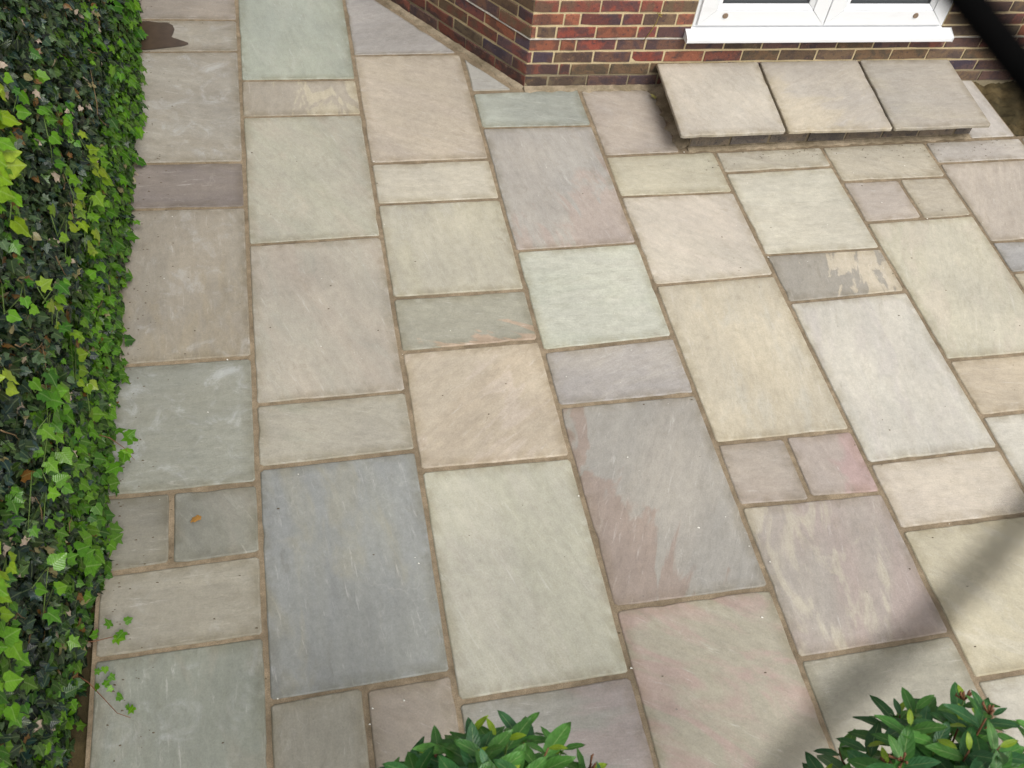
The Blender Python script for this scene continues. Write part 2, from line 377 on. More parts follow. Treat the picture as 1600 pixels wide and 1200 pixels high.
# second column
slab(cell('A', 0), (182, 190, 175), (173, 180, 164), (192, 195, 181), ang=80, label='pale green paving slab')
slab(cell('A', 1), (184, 172, 152), (176, 166, 150), (208, 196, 168), ang=90, amt=.9, hard=.03, grad=(.25, 0, .02), label='narrow slab blotched cream and pink')
slab(cell('A', 2), (188, 184, 166), (182, 180, 160), (196, 184, 166), ang=60)
slab(cell('A', 3), (190, 178, 162), (182, 175, 160), (176, 174, 160), ang=70, label='pinkish buff paving slab')
slab(cell('A', 4), (184, 178, 160), (178, 172, 156), (168, 170, 150), ang=20)
slab(cell('A', 5), (150, 153, 148), (146, 150, 150), (160, 158, 142), ang=82, amt=.7, label='large blue grey paving slab')
slab(cell('A', 6, x1=.31), (160, 155, 140), (152, 148, 133), ang=90)
slab(cell('A', 6, x0=.31), (170, 156, 141), (162, 150, 134), (146, 136, 118), ang=35, amt=.5, hard=.05)
# third column, first slabs cut to the house corner
WA = lambda x: 1.133 + (.79 - x) * 1.3929
slab([(.6205, .588), (1.190, .588), (.6205, WA(.6205) + .004)], (176, 171, 168), (170, 165, 160), (190, 186, 182), ang=160, label='lavender grey slab cut to a triangle by the wall')
slab(cell('B', 1), (202, 188, 167), (198, 184, 166), (210, 194, 174), ang=30)
slab(cell('B', 2), (218, 210, 189), (212, 204, 184), ang=10, label='narrow cream paving slab')
slab(cell('B', 3), (206, 200, 178), (202, 196, 170), (196, 192, 178), ang=80, grad=(-.4, 0, 0), label='cream paving slab with yellow bands')
slab(cell('B', 4), (164, 162, 144), (160, 158, 142), (200, 172, 146), ang=14, amt=.9, hard=.03, grad=(.5, -1.9, -.22), label='narrow grey green slab with a rust coloured corner')
slab(cell('B', 5), (211, 195, 170), (204, 186, 160), (222, 204, 184), ang=-38, amt=.8, hard=.05, label='buff pink slab with diagonal grain')
slab(cell('B', 6), (202, 199, 180), (198, 196, 174), (206, 200, 184), ang=70, label='large pale greenish cream slab')
slab(cell('B', 7), (160, 158, 148), (156, 154, 144), (172, 156, 152), ang=5, amt=.8, grad=(.9, -.3, .02), sky_sheen=.1)
# fourth column
slab([(1.2265, .232), (1.2265, WA(1.2265) + .002), (1.442, .232)], (180, 177, 170), (174, 172, 166), label='small triangular slab against the wall corner')
slab(cell('C', 0), (172, 178, 167), (166, 172, 162), ang=15, label='narrow blue green slab below the wall corner')
slab(cell('C', 1), (184, 178, 169), (178, 175, 169), (184, 167, 157), ang=78, amt=.85, hard=.05, grad=(.5, -.5, -.02), label='grey slab with pink bands near the wall corner')
slab(cell('C', 2), (216, 218, 200), (212, 216, 196), (222, 220, 206), ang=3, label='pale mint green paving slab')
slab(cell('C', 3), (184, 177, 170), (178, 172, 168), (192, 184, 172), ang=-20, label='narrow lavender grey slab')
slab(cell('C', 4), (170, 164, 154), (164, 160, 152), (158, 138, 126), ang=118, amt=.85, hard=.04, grad=(-.9, -.32, -.03), label='large grey slab with brown pink diagonal bands')
slab(cell('C', 5), (182, 174, 152), (178, 171, 149), (192, 163, 152), ang=35, amt=.85, hard=.09, grad=(-.1, .1, .03), label='beige slab with a diagonal pink band')
# fifth column
slab([(1.8295, .196), (2.242, .190), (2.236, -.350), (1.8300, -.351)], (190, 177, 163), (184, 172, 160), ang=30, sky_sheen=.1)
slab(cell('D', 1), (211, 204, 178), (205, 197, 170), (196, 188, 162), ang=5, amt=.5, label='narrow yellow green slab near the step')
slab(cell('D', 2), (222, 210, 193), (218, 208, 190), ang=40, label='pinkish cream square slab')
slab(cell('D', 3), (217, 206, 181), (213, 200, 172), (214, 208, 190), ang=100, amt=.7, label='large yellow cream paving slab')
slab(cell('D', 4, x1=2.13), (176, 164, 151), (172, 158, 146), ang=5)
slab(cell('D', 4, x0=2.13), (186, 170, 160), (182, 168, 158), (192, 160, 156), ang=80, amt=.9, grad=(1.8, -.8, -.05), label='small square slab with a rose pink corner')
slab(cell('D', 5), (172, 163, 153), (178, 160, 152), (206, 196, 174), ang=98, amt=.75, hard=.05, grad=(-.35, .1, .015), label='mottled green and purple slab with cream streaks')
slab(cell('D', 6), (168, 163, 145), (162, 158, 140))
# sixth column
slab(cell('E', 0), (208, 199, 180), (200, 192, 172), (176, 166, 150), ang=5, amt=.5, hard=.04)
slab(cell('E', 1), (219, 214, 194), (216, 210, 190), ang=3)
slab(cell('E', 2), (172, 165, 152), (166, 160, 148), (224, 210, 184), ang=100, amt=.95, hard=.025, grad=(.55, 0, .02), label='narrow slab half dark grey and half cream')
slab(cell('E', 3), (222, 216, 202), (219, 215, 202), (213, 205, 200), ang=100, label='large off white paving slab')
slab(cell('E', 4), (221, 208, 188), (218, 204, 186), ang=10)
slab(cell('E', 5), (208, 198, 168), (202, 192, 162), (214, 206, 182), ang=40, amt=.6, hard=.04)
slab(cell('E', 6), (200, 196, 180), (196, 190, 174))
# seventh column
slab(cell('F', 0), (208, 198, 176), (202, 192, 170), (160, 148, 126), ang=20, amt=.5, hard=.03, grad=(.7, -.6, -.16))
slab(cell('F', 1, x1=3.383), (199, 186, 173), (194, 182, 170))
slab(cell('F', 1, x0=3.383), (196, 186, 165), (190, 180, 160))
slab(cell('F', 2), (215, 209, 186), (211, 205, 180), (218, 206, 186), ang=110, amt=.6, label='large yellow green paving slab')
slab(cell('F', 3), (208, 191, 164), (204, 187, 160), ang=10, label='narrow peach slab at the right')
slab(cell('F', 4), (217, 212, 198), (213, 208, 194))
slab(cell('F', 5), (205, 196, 176)); slab(cell('F', 6), (190, 186, 170))
# eighth and ninth
slab(cell('G', 0), (199, 192, 182), (194, 186, 178))
slab(cell('G', 1), (196, 184, 170), (190, 178, 164), (208, 196, 180), ang=115, amt=.6)
slab(cell('G', 2), (172, 170, 167), (168, 167, 166), label='small blue grey slab at the right')
slab(cell('G', 3), (206, 194, 170)); slab(cell('G', 4), (196, 190, 172)); slab(cell('G', 5), (200, 188, 168))
for i, c in enumerate([(200, 190, 175), (190, 186, 170), (204, 196, 178), (180, 176, 168), (206, 196, 176), (196, 186, 166)]): slab(cell('I', i), c)
slab([(3.995, .19), (4.268, .20), (4.270, -.350), (3.992, -.350)], (214, 207, 199), (208, 202, 196), ang=80, label='pale strip of slab at the right end of the step')
bm = bmesh.new()
bx(bm, -.556, 5.56, -3.66, -.352, -.06, -.0050); bx(bm, -.556, 4.276, -.3515, 2.0, -.06, -.0048)
bm_obj('jointing', bm, M_JOINT, patio)
# stain left by water at the hedge side
def blob(pts, z, name, mat, parent=None, label=None):
    c = sum((Vector(p) for p in pts), Vector((0, 0))) / len(pts)
    V = [(p[0], p[1], z) for p in pts] + [(c.x, c.y, z + .0002)]; F = [(i, (i + 1) % len(pts), len(pts)) for i in range(len(pts))]
    return link(name, mesh(name, V, F), mat, parent)
stain_pts = [(-.56, .945), (-.47, .945), (-.42, .93), (-.375, .93), (-.345, .90), (-.335, .86), (-.342, .82), (-.35, .79), (-.325, .765), (-.29, .75), (-.262, .73), (-.262, .715), (-.30, .70), (-.37, .69), (-.45, .675), (-.56, .675)]
M_STAIN = mat_simple('damp_stain', lin(80, 64, 50, .75), .35, .5, 24, .18)
st_o = blob(stain_pts, .0055, 'damp_stain', M_STAIN, patio); st_o['label'] = 'dark brown wet stain on the slab by the hedge'

# white grit and crumbs of mortar lying about
gv, gf = [], []
spots = [(.03, -2.97), (.33, -3.05), (.315, -3.1), (.435, -3.04), (1.22, -3.05), (1.63, -2.55), (1.86, -2.73), (1.44, -2.2), (2.44, -1.16), (3.4, -.97), (.63, -.32), (.28, -1.49), (-.1, -1.52), (-.18, -1.78), (.55, -2.55), (2.28, -.28), (2.3, -.33), (2.26, -.36), (1.75, -2.94), (1.2, -2.35), (-.2, -3.2)]
for i in range(70): spots.append((rng.uniform(-.5, 4.2), rng.uniform(-3.3, -.4)))
for k, (x, y) in enumerate(spots):
    s = rng.uniform(.0025, .0045) if k < 21 else rng.uniform(.0012, .003); b = len(gv)
    for dx, dy, dz in ((-1, -.6, 0), (1, -.8, 0), (.8, .7, 0), (-.7, .9, 0), (0, 0, .8)):
        gv.append((x + dx * s * rng.uniform(.6, 1.2), y + dy * s * rng.uniform(.6, 1.2), .0025 + dz * s))
    gf += [(b, b + 1, b + 4), (b + 1, b + 2, b + 4), (b + 2, b + 3, b + 4), (b + 3, b, b + 4)]
tag(link('grit', mesh('grit', gv, gf), mat_simple('white_grit', (.75, .73, .66), .8)), 'tiny white crumbs of mortar scattered over the paving slabs', 'grit', kind='stuff')

cv_, cf_ = [], []
for k in range(420):
    q = rng.random()
    if q < .45: x, y = -.50 + abs(rng.normal(0, .10)), rng.uniform(-3.2, 1.1)
    elif q < .70: x, y = rng.uniform(2.3, 4.2), -.38 - abs(rng.normal(0, .07))
    else: x, y = rng.uniform(-.4, 4.3), rng.uniform(-3.3, .1)
    if y > .2 and x > .5: continue
    s = rng.uniform(.0012, .0038); b0 = len(cv_)
    for dx, dy, dz in ((-1, -.6, 0), (1, -.8, 0), (.8, .7, 0), (-.7, .9, 0), (0, 0, .6)): cv_.append((x + dx * s * rng.uniform(.6, 1.8), y + dy * s * rng.uniform(.6, 1.2), .0015 + dz * s))
    cf_ += [(b0, b0 + 1, b0 + 4), (b0 + 1, b0 + 2, b0 + 4), (b0 + 2, b0 + 3, b0 + 4), (b0 + 3, b0, b0 + 4)]
tag(link('crumbs', mesh('crumbs', cv_, cf_), mat_simple('dark_crumbs', (.10, .075, .045), .9)), 'dark crumbs of soil and leaf litter along the hedge and the foot of the step', 'litter', kind='stuff')
# ------------------------------------------------------------------ bricks
PAL_LOW = [((.115, .068, .055), (.065, .045, .048)), ((.14, .095, .06), (.085, .06, .05)), ((.09, .058, .058), (.055, .042, .055)), ((.16, .10, .058), (.095, .072, .048)), ((.19, .07, .05), (.085, .05, .045)), ((.12, .09, .06), (.08, .055, .042))]
PAL_UP = [((.25, .068, .048), (.12, .055, .052)), ((.090, .055, .060), (.17, .062, .052)), ((.21, .068, .050), (.14, .08, .055)), ((.14, .095, .06), (.18, .075, .052)), ((.080, .056, .070), (.11, .060, .055)), ((.27, .10, .06), (.15, .07, .05)), ((.16, .085, .06), (.095, .06, .060)), ((.17, .11, .07), (.11, .07, .055))]
BV = []
for s in range(5):
    bm = bmesh.new(); bx(bm, -.5, .5, 0, .09, -.0325, .0325)
    bmesh.ops.subdivide_edges(bm, edges=[e for e in bm.edges if abs(e.verts[0].co.x - e.verts[1].co.x) > .5 and e.verts[0].co.y < .01], cuts=2)
    bmesh.ops.triangulate(bm, faces=[f for f in bm.faces if len(f.verts) > 4])
    for v in bm.verts:
        v.co.y += rng.normal(0, .0011) if v.co.y < .01 else 0; v.co.z += rng.normal(0, .0011); v.co.x += rng.normal(0, .004)
    es = [e for e in bm.edges if e.verts[0].co.y < .02 and e.verts[1].co.y < .02 and abs(e.verts[0].co.z) > .028 and abs(e.verts[1].co.z) > .028 and abs(e.verts[0].co.z - e.verts[1].co.z) < .01]
    bmesh.ops.bevel(bm, geom=es, offset=.003, segments=1, affect='EDGES')
    me = bpy.data.meshes.new('brick'); bm.to_mesh(me); bm.free(); me.materials.append(M_BRICK); BV.append(me)
def brick(par, x0, x1, z0, z1, M, pal, yo=0.0):
    o = bpy.data.objects.new('brick', random.choice(BV)); COL.objects.link(o); o.parent = par
    L = x1 - x0
    p = M @ Vector(((x0 + x1) / 2, yo + rng.normal(0, .0009), (z0 + z1) / 2))
    o.location = p; o.rotation_euler = (0, rng.normal(0, .004), M.to_euler().z + rng.normal(0, .003)); o.scale = (L, 1, (z1 - z0) / .0688)
    c = random.choice(pal); k = rng.uniform(.8, 1.2); o['len'] = float(L); o['c1'] = tuple(a * k for a in c[0]); o['c2'] = tuple(a * k for a in c[1])
    return o
house = empty('brick_house', (1.511, .243, 0))
tag(house, 'red brown brick house wall with angled corner and white double doors above the stone step', 'house')
MB_ = Matrix.Rotation(R_(-1.6), 4, 'Z'); MA_ = Matrix.Rotation(R_(125.79 - 180), 4, 'Z')
LB = 3.95; LAW = 1.42; DX0, DX1 = .885, 2.375; DTOP = 2.42
first = {0: [.132, .353, .589, .76], 1: [.184, .249, .47, .698], 2: [.027, .144, .364, .58, .766, .998, 1.222, 1.446, 1.671, 1.907, 2.136, 2.368, 2.6], 3: [.168, .257, .48, .644, .874],
         4: [.032, .139, .354, .583, .692, .874], 5: [.17, .257, .485, .599, .786], 6: [.136, .356, .57, .69], 7: [.03, .257, .48, .70, .81], 8: [.14, .36, .58, .69]}
after = {4: 2.88, 5: 2.64, 6: 2.746, 7: 2.62, 8: 2.74}
for k in range(9):
    zc = .037 + .075 * k; js = list(first[k]); doorrow = k >= 4
    if not doorrow:
        while js[-1] < LB: js.append(js[-1] + .225)
        segs = list(zip([0.004] + [j + .006 for j in js], [j - .006 for j in js]))
    else:
        js = [j for j in js if j < DX0 - .04]
        segs = list(zip([0.004] + [j + .006 for j in js], [j - .006 for j in js] + [DX0 - .006]))
        js = [after[k]]
        while js[-1] < LB: js.append(js[-1] + .225)
        segs += list(zip([DX1 + .006] + [j + .005 for j in js], [j - .005 for j in js]))
    for a, b in segs:
        if b - a > .012: brick(house, a, b, zc - .0325, zc + .0325, MB_, PAL_LOW if (k < 2 or (k < 4 and a > .85) or (a > 2.3 and rng.random() < .8)) else PAL_UP)
    off = 0 if k % 2 == 0 else .103
    js = [off + .2275 * i for i in range(0 if off else 1, 9)]; prev = .002
    for j in js:
        if prev >= LAW: break
        j = min(j, LAW)
        if j - .005 - prev > .012: brick(house, -(j - .005), -prev, zc - .0325, zc + .0325, MA_, PAL_LOW if k < 2 else PAL_UP)
        prev = j + .005
# courses higher up, beyond the picture
def course_stuff(M, xa, xb, skip=None):
    bm = bmesh.new()
    for k in range(9, 34):
        z = .037 + .075 * k; x = xa - (.11 if k % 2 else 0)
        while x < xb:
            a, b = max(x, xa), min(x + .215, xb)
            if b - a > .02 and not (skip and a < skip[1] and b > skip[0] and z < DTOP):
                bx(bm, a, b, 0, .09, z - .0325, z + .0325)
            x += .225
    for v in bm.verts: v.co = M @ v.co
    o = bm_obj('brickwork', bm, M_BRICK, house); o['kind'] = 'stuff'; o['len'] = 1.0; o['c1'] = PAL_UP[0][0]; o['c2'] = PAL_UP[1][0]
course_stuff(MB_, 0, DX0 - .006); course_stuff(MB_, DX1 + .006, LB); course_stuff(MB_, DX0, DX1, (DX0, DX1)); course_stuff(MA_, -LAW, -.002)
# mortar behind and between the bricks: weathered dark near the ground
t = NT('wall_mortar'); Pz = t.n('ShaderNodeNewGeometry').outputs['Position']; sz = t.n('ShaderNodeSeparateXYZ'); t.l(Pz, sz.inputs[0])
nn_ = t.noise(Pz, 5, 4, .6); ff = t.noise(Pz, 200, 3, .7)
hgt = t.math('ADD', sz.outputs[2], t.math('MULTIPLY', nn_, .10))
col = t.mix(t.ramp(hgt, .12, .23), lin(158, 146, 120, .78), lin(222, 203, 162, .80))
col = t.mix(1.0, col, t.cramp(ff, [(.3, (.78, .78, .78)), (.7, (1.2, 1.18, 1.15))]), 'MULTIPLY')
M_WM = t.fin(col, .9, t.bump(ff, .0015, .8), .2)
bm = bmesh.new()
RC = .005
bx(bm, .003, LB, RC, .25, -.05, .299); bx(bm, .003, DX0 - .003, RC, .25, .2995, 2.6); bx(bm, DX1 + .003, LB, RC, .25, .2995, 2.6); bx(bm, DX0 - .0025, DX1 + .0025, RC, .25, DTOP - .05, 2.6)
for v in bm.verts: v.co = MB_ @ v.co
bm2 = bmesh.new(); bx(bm2, -LAW, -.004, RC, .25, -.05, 2.6)
for v in bm2.verts: v.co = MA_ @ v.co
bm_obj('mortar', bm, M_WM, house); bm_obj('mortar', bm2, M_WM, house)
for M, xa, xb in ((MB_, -.002, .852), (MB_, 2.43, LB), (MA_, -LAW, .002)):
    bm = bmesh.new(); bx(bm, xa, xb, -.004, .03, .2965, .3025, .001)
    for v in bm.verts: v.co = M @ v.co
    bm_obj('damp_course', bm, M_DPC, house)
# dark room behind the doors
bm = bmesh.new(); bx(bm, DX0 + .01, DX1 - .01, .26, 1.6, .30, 2.35)
bmesh.ops.reverse_faces(bm, faces=bm.faces[:])
for v in bm.verts: v.co = MB_ @ v.co
for f in [f for f in bm.faces if f.calc_center_median().y < .5 and abs(f.normal.y) > .8]: bmesh.ops.delete(bm, geom=[f], context='FACES_ONLY')
bm_obj('room', bm, mat_simple('dim_room', (.12, .11, .10), .9), house)
# doors
def in_b(o):
    o.rotation_euler = (0, 0, R_(-1.6)); return o
bm = bmesh.new()
prof = [(.05, .378), (-.050, .340), (-.060, .334), (-.062, .328), (-.062, .312), (-.060, .3085), (-.050, .3065), (.05, .3065)]
va = [bm.verts.new((.852, y, z)) for y, z in prof]; vb = [bm.verts.new((2.432, y, z)) for y, z in prof]
for i in range(len(prof)): bm.faces.new((va[i], va[(i + 1) % 8], vb[(i + 1) % 8], vb[i]))
# end caps that stand slightly proud
bm.faces.new(va[::-1]); bm.faces.new(vb)
bmesh.ops.recalc_face_normals(bm, faces=bm.faces[:])
in_b(bm_obj('door_sill', bm, M_PVC, house))
bm = bmesh.new()
for xs in (.848, 2.4325):
    v1 = [bm.verts.new((xs, y * 1.03 - .001, z + (.0015 if z > .33 else -.001))) for y, z in prof]; v2 = [bm.verts.new((xs + .0035, y * 1.03 - .001, z + (.0015 if z > .33 else -.001))) for y, z in prof]
    for i in range(8): bm.faces.new((v1[i], v1[(i + 1) % 8], v2[(i + 1) % 8], v2[i]))
    bm.faces.new(v1[::-1]); bm.faces.new(v2)
bmesh.ops.recalc_face_normals(bm, faces=bm.faces[:])
in_b(bm_obj('sill_end_cap', bm, M_PVC, house))
def mitred(bm, x0, x1, z0, z1, wd, yf, yb, gap=.0007, slope=0.0):
    """rectangular frame of four mitred members; inner edge sloped back by `slope`"""
    o = [(x0, z0), (x1, z0), (x1, z1), (x0, z1)]; i_ = [(x0 + wd, z0 + wd), (x1 - wd, z0 + wd), (x1 - wd, z1 - wd), (x0 + wd, z1 - wd)]
    for k in range(4):
        a, b, c, d = o[k], o[(k + 1) % 4], i_[(k + 1) % 4], i_[k]
        cxm = sum(p[0] for p in (a, b, c, d)) / 4; czm = sum(p[1] for p in (a, b, c, d)) / 4
        sh = lambda p: (p[0] + math.copysign(gap, cxm - p[0]), p[1] + math.copysign(gap, czm - p[1])) 
        q = [sh(p) for p in (a, b, c, d)]
        f = [bm.verts.new((q[0][0], yf, q[0][1])), bm.verts.new((q[1][0], yf, q[1][1])), bm.verts.new((q[2][0], yf + slope, q[2][1])), bm.verts.new((q[3][0], yf + slope, q[3][1]))]
        g = [bm.verts.new((p[0], yb, p[1])) for p in q]
        fs = [bm.faces.new(f), bm.faces.new(g[::-1])] + [bm.faces.new((f[j], g[j], g[(j + 1) % 4], f[(j + 1) % 4])) for j in range(4)]
        bmesh.ops.recalc_face_normals(bm, faces=fs)
bm = bmesh.new(); mitred(bm, DX0, DX1, .366, DTOP - .05, .034, .006, .07)
bmesh.ops.bevel(bm, geom=bm.edges[:], offset=.0015, segments=1, affect='EDGES')
in_b(bm_obj('door_frame', bm, M_PVC, house))
for n_, (xa, xb) in enumerate(((.905, 1.6365), (1.6405, 2.357))):
    bm = bmesh.new(); mitred(bm, xa, xb, .381, DTOP - .085, .088, -.008, .06)
    mitred(bm, xa + .0885, xb - .0885, .381 + .0885, DTOP - .085 - .0885, .030, -.004, .05, slope=.014)
    bmesh.ops.bevel(bm, geom=bm.edges[:], offset=.0016, segments=2, affect='EDGES')
    leaf_ = in_b(bm_obj('door_leaf', bm, M_PVC, house))
    bm = bmesh.new(); mitred(bm, xa + .1195, xb - .1195, .381 + .1195, DTOP - .2045, .008, .012, .04); bm_obj('gasket', bm, M_GASKET, leaf_)
    bm = bmesh.new(); bx(bm, xa + .112, xb - .112, .018, .036, .381 + .112, DTOP - .197); bm_obj('pane', bm, M_GLASS, leaf_)
    px = xa + .145 if n_ == 0 else xb - .185
    bm = bmesh.new(); bmesh.ops.create_cone(bm, cap_ends=True, segments=16, radius1=.0165, radius2=.014, depth=.006)
    for v in bm.verts: v.co = Vector((px + v.co.x, -.0105 - v.co.z, .440 + v.co.y))
    bm_obj('drain_cap', bm, M_PLUG, leaf_)
    bm = bmesh.new(); bx(bm, (xb - .052) if n_ == 0 else xa + .02, (xb - .02) if n_ == 0 else xa + .052, -.024, -.008, 1.25, 1.45, .006, 2); 
    if n_ == 0: bx(bm, xb - .045, xb - .027, -.06, -.024, 1.33, 1.35, .004, 1); bx(bm, xb - .16, xb - .027, -.072, -.058, 1.33, 1.35, .005, 2)
    bm_obj('handle', bm, M_PVC, leaf_)

# ------------------------------------------------------------------ stone step
step = tag(empty('garden_step', (3.1, -.31, 0)), 'low brick step with three large sandstone treads in front of the white doors', 'step')
so = Vector((-3.1, .31, 0))
def tread(poly, *a, **k):
    q = [(x + so.x, y + so.y) for x, y in poly]
    return slab(q, *a, parent=step, z=.15, name='tread', thick=.018, edge_amp=.0007, tilt=(0, 0, 0), **k)
tread([(2.243, .216), (2.842, .206), (2.777, -.409), (2.194, -.408)], (212, 202, 186), (206, 195, 178), (218, 210, 196), ang=70)
tread([(2.855, .206), (3.457, .198), (3.392, -.424), (2.791, -.411)], (204, 193, 177), (198, 189, 177), (214, 200, 174), ang=-28, amt=.8, grad=(-.5, -.5, 0))
tread([(3.470, .198), (4.036, .178), (3.992, -.430), (3.405, -.426)], (188, 179, 166), (184, 177, 166), (192, 183, 162), ang=0, label='darker grey brown tread at the right end of the step')
M_FILL = mat_mortar('grey_fillet_mortar', lin(176, 162, 140, .75), lin(146, 133, 110, .7))
MS = Matrix.Translation(Vector((0, 0, 0)))
bm = bmesh.new(); bx(bm, 2.296 + so.x, 3.972 + so.x, -.324 + so.y, .19 + so.y, -.04, .1285); bm_obj('mortar', bm, M_FILL, step)
PAL_STEP = [((.17, .135, .10), (.12, .10, .085)), ((.14, .12, .10), (.11, .095, .085)), ((.19, .15, .11), (.13, .11, .09))]
for r_, (z0, z1, st) in enumerate(((.010, .075, 2.52), (.087, .1285, 2.41))):
    xs = [2.292]; x = st
    while x < 3.93: xs.append(x); x += .2255
    xs.append(3.985)
    for a, b in zip(xs, xs[1:]):
        if b - a > .03: brick(step, a + .008 + so.x, b - .008 + so.x, z0, z1, Matrix.Translation((0, -.019, 0)), PAL_STEP)
    ML = Matrix.Translation((2.29 + so.x, 0, 0)) @ Matrix.Rotation(R_(-90), 4, 'Z')   # left flank
    ys = [-.50, -.33, -.105, .019] if r_ == 0 else [-.50, -.44, -.215, .019]
    for a, b in zip(ys, ys[1:]): brick(step, a + .005, b - .012, z0, z1, ML, PAL_STEP)
# sloped mortar fillets at the foot of wall and step
def fillet(p, q, w_, h_, mat, par, off=Vector((0, 0, 0))):
    p, q = Vector(p), Vector(q); d = (q - p); L = d.length; d /= L; nn = Vector((d.y, -d.x, 0)); V, F = [], []
    n_ = int(L / .03) + 2
    for i in range(n_):
        b = p + d * L * i / (n_ - 1); ww = w_ * (1 + .25 * math.sin(i * 1.7) + rng.normal(0, .10)); hh = h_ * (1 + rng.normal(0, .12))
        for k, (u, z) in enumerate(((0, hh), (.35 * ww, hh * .45), (ww, 0.0), (ww, -.02))): V.append(b + nn * u + Vector((0, 0, z)) + off)
    for i in range(n_ - 1):
        for k in range(3): F.append((i * 4 + k, i * 4 + k + 1, i * 4 + k + 5, i * 4 + k + 4))
    o = link('mortar_fillet', mesh('mortar_fillet', V, F, True), mat, par); return o
ho = Vector((-1.511, -.243, 0))
fillet((1.511, .241, .0), (2.29, .219, .0), .038, .012, M_FILL, house, ho)
fillet((.70, 1.366, 0), (1.511, .241, 0), .030, .010, M_FILL, house, ho)
fillet((2.289, -.330, 0), (3.985, -.330, 0), .026, .006, M_FILL, step, so)
fillet((2.293, .20, 0), (2.291, -.335, 0), .06, .035, M_FILL, step, so)

# ------------------------------------------------------------------ foliage helpers
def ivy_template(kind):
    """outline fan of a lobed leaf: returns verts (x across, y along, z), faces, uv"""
    if kind == 0: R = [(.0, .04), (.20, -.13), (.47, .00), (.33, .22), (.58, .50), (.25, .54), (.0, 1.0)]
    elif kind == 1: R = [(.0, .05), (.25, -.12), (.52, .10), (.40, .30), (.46, .52), (.24, .62), (.0, .98)]
    elif kind == 3: R = [(.0, .06), (.22, -.10), (.46, .06), (.54, .34), (.44, .50), (.30, .60), (.14, .84), (.0, 1.0)]
    else: R = [(.0, .0), (.22, .04), (.36, .28), (.34, .50), (.2, .76), (.08, .92), (.0, 1.0)]
    out = R + [(-x, y) for x, y in R[-2:0:-1]]
    V = [(0, .36, .03)] + [(x, y, -.10 * abs(x) - .12 * max(0, y - .5) ** 1.5 + (.05 if i % 2 else -.02)) for i, (x, y) in enumerate(out)]
    n = len(out); F = [(0, 1 + i, 1 + (i + 1) % n) for i in range(n)]
    UV = [(0, .36)] + [(x / .5, y) for x, y in out]
    return np.array(V), np.array(F), np.array(UV)
def bay_template(serr=0):
    n = 7; V, UV = [], []
    for i in range(n):
        y = i / (n - 1); wd = .20 * math.sin(math.pi * min(1, y * .93 + .03)) ** .8 * (1.12 - .35 * y) if 0 < i < n - 1 else .006
        wv = .014 * math.sin(i * 2.4 + serr)
        for x, z in ((-wd, .22 * wd + wv), (0, 0), (wd, .22 * wd - wv)):
            V.append((x, y, z - .16 * (y - .35) ** 2)); UV.append((math.copysign(1, x) if x else 0, y))
    F = []
    for i in range(n - 1):
        for k in range(2): a = i * 3 + k; F += [(a, a + 1, a + 4), (a, a + 4, a + 3)]
    return np.array(V), np.array(F), np.array(UV)
def leaf_frames(N_, nrm, tip):
    nrm = nrm / np.linalg.norm(nrm, axis=1)[:, None]
    y = tip - nrm * (tip * nrm).sum(1)[:, None]; y /= np.linalg.norm(y, axis=1)[:, None] + 1e-9
    x = np.cross(y, nrm); return x, y, nrm
def leaf_mesh(name, tpl, P, x, y, z, size, cols, mat, parent, kind='stuff'):
    V, F, UV = tpl; N_ = len(P); nv = len(V)
    W_ = (V[None, :, 0:1] * x[:, None, :] + V[None, :, 1:2] * y[:, None, :] + V[None, :, 2:3] * z[:, None, :]) * size[:, None, None] + P[:, None, :]
    W_ = W_.reshape(-1, 3); FF = (F[None] + (np.arange(N_) * nv)[:, None, None]).reshape(-1, 3)
    me = bpy.data.meshes.new(name); me.vertices.add(len(W_)); me.vertices.foreach_set('co', W_.ravel().astype(np.float32))
    me.loops.add(FF.size); me.loops.foreach_set('vertex_index', FF.ravel().astype(np.int32))
    me.polygons.add(len(FF)); me.polygons.foreach_set('loop_start', np.arange(0, FF.size, 3, dtype=np.int32)); me.polygons.foreach_set('loop_total', np.full(len(FF), 3, dtype=np.int32))
    me.update(calc_edges=True)
    uv = me.uv_layers.new(name='UVMap'); U = np.tile(UV, (N_, 1))[FF.ravel()]; uv.data.foreach_set('uv', U.ravel().astype(np.float32))
    a = me.color_attributes.new('lcol', 'FLOAT_COLOR', 'POINT'); c = np.repeat(np.c_[cols, np.ones(N_)], nv, 0); a.data.foreach_set('color', c.ravel().astype(np.float32))
    me.validate()
    o = link(name, me, mat, parent)
    if kind: o['kind'] = kind
    return o
def single_leaf(name, tpl, mat):
    V, F, UV = tpl; me = mesh(name, V, [tuple(int(i) for i in f) for f in F], True); uv = me.uv_layers.new(name='UVMap')
    li = np.zeros(len(me.loops), np.int32); me.loops.foreach_get('vertex_index', li); uv.data.foreach_set('uv', UV[li].ravel().astype(np.float32)); me.materials.append(mat); return me
def place_leaf(me, p, x, y, z, s, c, parent, name='leaf'):
    o = bpy.data.objects.new(name, me); COL.objects.link(o); o.parent = parent
    M = Matrix(((x[0], y[0], z[0], p[0]), (x[1], y[1], z[1], p[1]), (x[2], y[2], z[2], p[2]), (0, 0, 0, 1))) @ Matrix.Scale(float(s), 4)
    o.matrix_local = M; o['lcol'] = tuple(float(a) for a in c); return o
M_IVY = mat_leaf('ivy_leaf_mass', False); M_IVY1 = mat_leaf('ivy_leaf', True)
M_BAY = mat_leaf('bay_leaf', True, .42, (.42, .52, .22)); M_BAYM = mat_leaf('bay_leaf_mass', False, .34, (.42, .52, .22))
